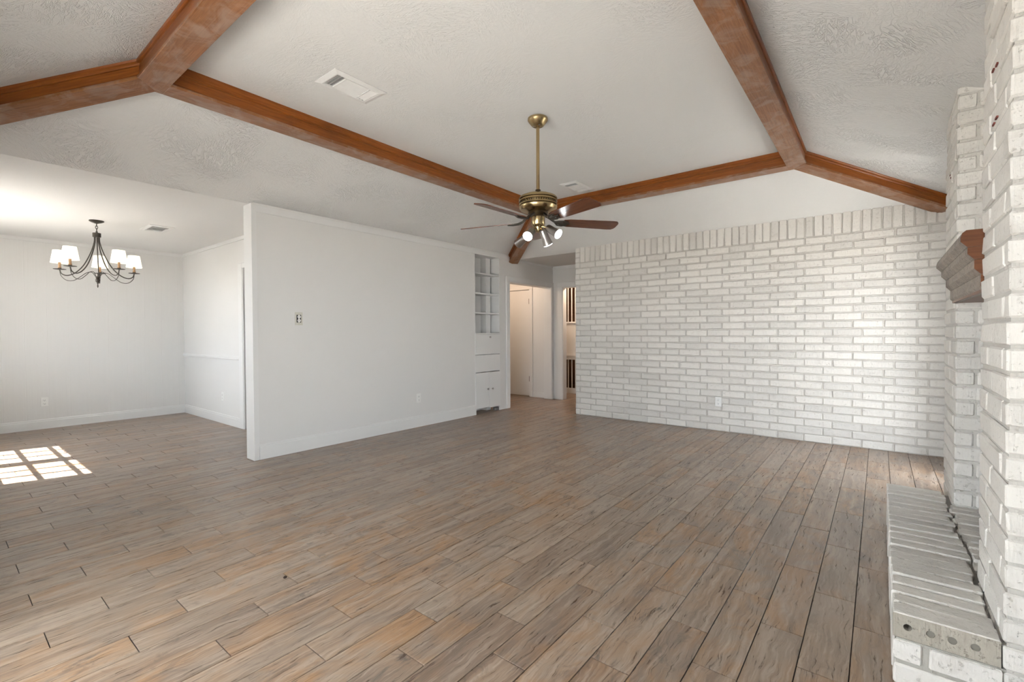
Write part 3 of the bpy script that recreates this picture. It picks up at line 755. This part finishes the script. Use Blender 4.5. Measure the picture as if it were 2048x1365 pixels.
for kk in range(5):
    ang = R(124+72*kk)
    Mx = Matrix.Rotation(ang, 4, 'Z')
    zc = 2.085-ZT
    # blade with rounded outer corners, pitched about its long axis
    pts = []
    xi, xo = .205, .675
    prof = [(xi,-.048),(xi+.05,-.060),(xo-.055,-.072),(xo-.022,-.068),(xo-.006,-.050),(xo,-.030),(xo,.030),(xo-.006,.050),(xo-.022,.068),(xo-.055,.072),(xi+.05,.060),(xi,.048)]
    o = MB().prism(prof, 'z', -.003, .003).build('blade', 'blade', fan)
    o.matrix_local = Mx @ Matrix.Translation((0,0,zc)) @ Matrix.Rotation(R(-13), 4, 'X')
    ir = MB()
    ir.tube([(.060,0,.055),(.095,0,.035),(.130,0,.008),(.175,0,-.006)], [.012,.010,.009,.009], 8)
    ir.tube([(.135,0,.004),(.165,.030,-.005),(.205,.038,-.006),(.245,.026,-.006)], [.007,.008,.008,.005], 8)
    ir.tube([(.135,0,.004),(.165,-.030,-.005),(.205,-.038,-.006),(.245,-.026,-.006)], [.007,.008,.008,.005], 8)
    ir.tube([(.165,0,-.006),(.215,0,-.007),(.262,0,-.006)], [.009,.010,.006], 8)
    q = ir.build('blade_iron', 'iron', fan, True); q.matrix_local = Mx @ Matrix.Translation((0,0,zc)) @ Matrix.Rotation(R(-13), 4, 'X')
er, et = Vector((rt0.x, rt0.y, 0)), Vector((-fw.x, -fw.y, 0)).normalized()
def cf(v): return er*v[0]+et*v[1]+Vector((0,0,v[2]-ZT))
for (s_, e_) in [((-.045,.035,2.010),(-.088,.115,1.945)), ((.070,.030,2.030),(.150,.095,1.965)), ((-.075,-.030,1.985),(-.158,-.130,1.935)), ((.030,.035,2.010),(.078,-.010,1.905))]:
    p, q = cf(s_), cf(e_); dr_ = (q-p).normalized()
    h_ = MB().tube([p-dr_*.004, p, p+dr_*.012, p+(q-p)*.55, q], [.010,.022,.029,.031,.040], 20).build('spot_head', 'nickel', fan, True)
    MB().tube([q-dr_*.004, q+dr_*.003], [.037,.036], 20).build('lens', 'lamp', h_)
    MB().tube([cf((0,0,2.03)), (cf((0,0,2.03))+p)/2+Vector((0,0,.012)), p], .007, 8).build('lamp_arm', 'brass', fan, True)

# ------------------------------------------------------------------ chandelier
CC = Vector((-6.655, 1.198, H))
ch = thing('chandelier', 'five-arm bronze chandelier with white cone shades', 'chandelier', CC)
MB().lathe([(.002,0),(.062,0),(.064,-.008),(.048,-.018),(.026,-.026),(.010,-.032),(.002,-.034)], 28).build('canopy', 'iron', ch, True)
for i, zc in enumerate((-.045, -.072, -.098)):
    pts = [(.010*math.cos(t), 0, .018*math.sin(t)) for t in [2*math.pi*k/12 for k in range(13)]]
    o = MB().tube(pts, .0028, 6).build('chain_link', 'iron', ch, True); o.matrix_local = Matrix.Translation((0,0,zc)) @ Matrix.Rotation(R(90*i), 4, 'Z')
MB().lathe([(.002,-.110),(.008,-.112),(.010,-.130),(.014,-.131),(.036,-.134),(.036,-.176),(.031,-.178),(.002,-.180)], 28).build('top_band', 'iron', ch, True)
MB().lathe([(.002,-.600),(.016,-.602),(.018,-.618),(.012,-.626),(.020,-.634),(.020,-.655),(.010,-.664),(.004,-.690),(.007,-.705),(.002,-.725)], 16).build('finial', 'iron', ch, True)
def bez(p, n=8):
    out = []
    for i in range(len(p)-1):
        p0 = Vector(p[max(i-1,0)]); p1 = Vector(p[i]); p2 = Vector(p[i+1]); p3 = Vector(p[min(i+2,len(p)-1)])
        for k in range(n):
            t = k/n; out.append(.5*((2*p1)+(p2-p0)*t+(2*p0-5*p1+4*p2-p3)*t*t+(3*p1-p0-3*p2+p3)*t**3))
    return out+[Vector(p[-1])]
RA = .323
for kk in range(5):
    w = R(166.04+72*kk)
    arm = MB().tube(bez([(.022,0,-.165),(.025,0,-.24),(.060,0,-.36),(.122,0,-.49),(.195,0,-.572),(.262,0,-.600),(.308,0,-.582),(RA,0,-.542)]), .0055, 8).build('arm', 'iron', ch, True)
    arm.matrix_local = Matrix.Rotation(w, 4, 'Z')
    MB().tube(bez([(RA,0,-.545),(.312,0,-.605),(.268,0,-.650),(.208,0,-.652),(.148,0,-.610),(.095,0,-.566),(.048,0,-.560),(.018,0,-.605)]), .0032, 6).build('scroll_wire', 'iron', arm, True)
    MB().lathe([(.002,-.544),(.016,-.542),(.051,-.537),(.053,-.534),(.016,-.533),(.015,-.524),(.002,-.524)], 20, (RA,0,0)).build('drip_pan', 'iron', arm, True)
    MB().lathe([(.002,-.534),(.013,-.534),(.0145,-.514),(.0115,-.508),(.011,-.420),(.002,-.420)], 14, (RA,0,0)).build('candle_sleeve', 'candle', arm, True)
    o = MB().lathe([(.073,-.470),(.053,-.338),(.0515,-.338),(.0715,-.470)], 24, (RA,0,0))
    o.f = o.f[:-2]; o.build('lamp_shade', 'shade', arm, True)

# ------------------------------------------------------------------ built-in cabinet
cab = thing('built_in_cabinet', 'white built-in wall cabinet with open shelves, drop-front and two doors', 'cabinet', (0,0,0))
xb = -4.918
cb = lambda n, m, *q, c=.003, par=cab: MB().bbox(*q, c).build(n, m, par)
cb('back_panel', 'trim', xb-.012, xb, NY0-.01, NY1+.01, .05, 2.38)
cb('side_panel', 'trim', xb, XP+.002, NY0-.014, NY0+.002, .06, 2.372); cb('side_panel', 'trim', xb, XP+.002, NY1-.002, NY1+.014, .06, 2.372)
cb('top_panel', 'trim', xb, XP+.002, NY0, NY1, 2.368, 2.384)
for z1 in (2.105, 1.806, 1.513): cb('shelf', 'trim', xb, XP-.004, NY0+.001, NY1-.001, z1-.022, z1)
cb('counter', 'trim', xb, XP+.012, NY0-.006, NY1+.006, 1.188, 1.208)
cb('face_frame', 'trim', XP-.03, XP-.001, NY0, NY1, .62, .878); cb('face_frame', 'trim', XP-.03, XP-.001, NY0, NY1, 1.180, 1.19)
def knob(par, y, z_, x_=XP+.010):
    o = MB().lathe([(.002,0),(.006,0),(.006,.010),(.014,.015),(.015,.022),(.008,.028),(.002,.029)], 14).build('knob', 'nickel', par, True)
    o.matrix_local = Matrix.Translation((x_, y, z_)) @ Matrix.Rotation(R(90), 4, 'Y')
df = cb('drop_front', 'trim', XP-.02, XP+.010, NY0-.010, NY1+.004, .884, 1.184); knob(df, 5.351, 1.143)
ym = (NY0+NY1)/2+.022
d1 = cb('door', 'trim', XP-.02, XP+.010, NY0-.004, ym-.0015, .080, .610); knob(d1, 5.297, .358)
d2 = cb('door', 'trim', XP-.02, XP+.010, ym+.0015, NY1+.010, .068, .610); knob(d2, 5.402, .357)
box('toe_recess', 'wall', xb, xb+.01, NY0, NY1, 0, .08, parent=cab)
cb('floor_block', 'slot', XP-.06, XP-.012, NY1-.10, NY1-.005, .0, .045)

# ------------------------------------------------------------------ outlets
def outlet(label, loc, rz, plate='plastic', group='small wall outlets', w=.072, h=.116):
    o_ = thing('wall_outlet', label, 'outlet', loc, rz, group)     # local -Y points into the room
    MB().bbox(-w/2, w/2, -.006, .002, -h/2, h/2, .0025).build('cover_plate', plate, o_)
    for s in (-1, 1):
        rc = MB().bbox(-.017, .017, -.009, -.004, s*.0215-.0145, s*.0215+.0145, .003).build('receptacle', plate, o_)
        for q in (-.0065, .0065): box('slot', 'slot', q-.0014, q+.0014, -.0096, -.0085, s*.0215-.003, s*.0215+.007, parent=rc)
        box('slot', 'slot', -.0025, .0025, -.0096, -.0085, s*.0215-.011, s*.0215-.006, parent=rc)
    return o_
outlet('white outlet low on the white partition wall', (XP, 3.96, .368), R(90))
outlet('white outlet low on the panelled dining end wall', (XD, .975, .345), R(90))
outlet('white outlet low on the dining side wall beside the doorway', (-6.985, YD, .362), 0)
outlet('white outlet set into the painted brick wall', (-1.525, YB-.003, .357), 0)
op = thing('open_outlet', 'uncovered outlet with its shaded box painted black high on the partition wall', 'outlet', (XP, 2.395, 1.360), R(90), 'small wall outlets')
MB().bbox(-.040, .040, -.003, .002, -.066, .066, .001).build('paint_patch', 'plastic_b', op)
MB().bbox(-.025, .025, -.0042, .0, -.040, .040, .002).build('recess_shade_sheet', 'black', op)  # flat black sheet that paints the shade of an open box
yk_ = MB().bbox(-.008, .008, -.006, -.002, -.052, .052, .001).build('yoke', 'plastic_b', op)
for s in (-1, 1):
    rc = MB().lathe([(.002,0),(.0165,0),(.0165,.006),(.002,.007)], 16).build('receptacle', 'plastic', op, True)
    rc.matrix_local = Matrix.Translation((0, -.005, s*.019)) @ Matrix.Rotation(R(90), 4, 'X')
    for q in (-.006, .006): box('slot', 'slot', q-.0012, q+.0012, -.004, .004, .0065, .0078, parent=rc)

# ------------------------------------------------------------------ crumb on the floor
tag(MB().lathe([(.001,0),(.007,.001),(.009,.005),(.005,.009),(.001,.010)], 9).build('crumb', 'crumb', None), 'tiny dark crumb lying on the plank floor', 'crumb').location = (-2.292, 1.092, 0)
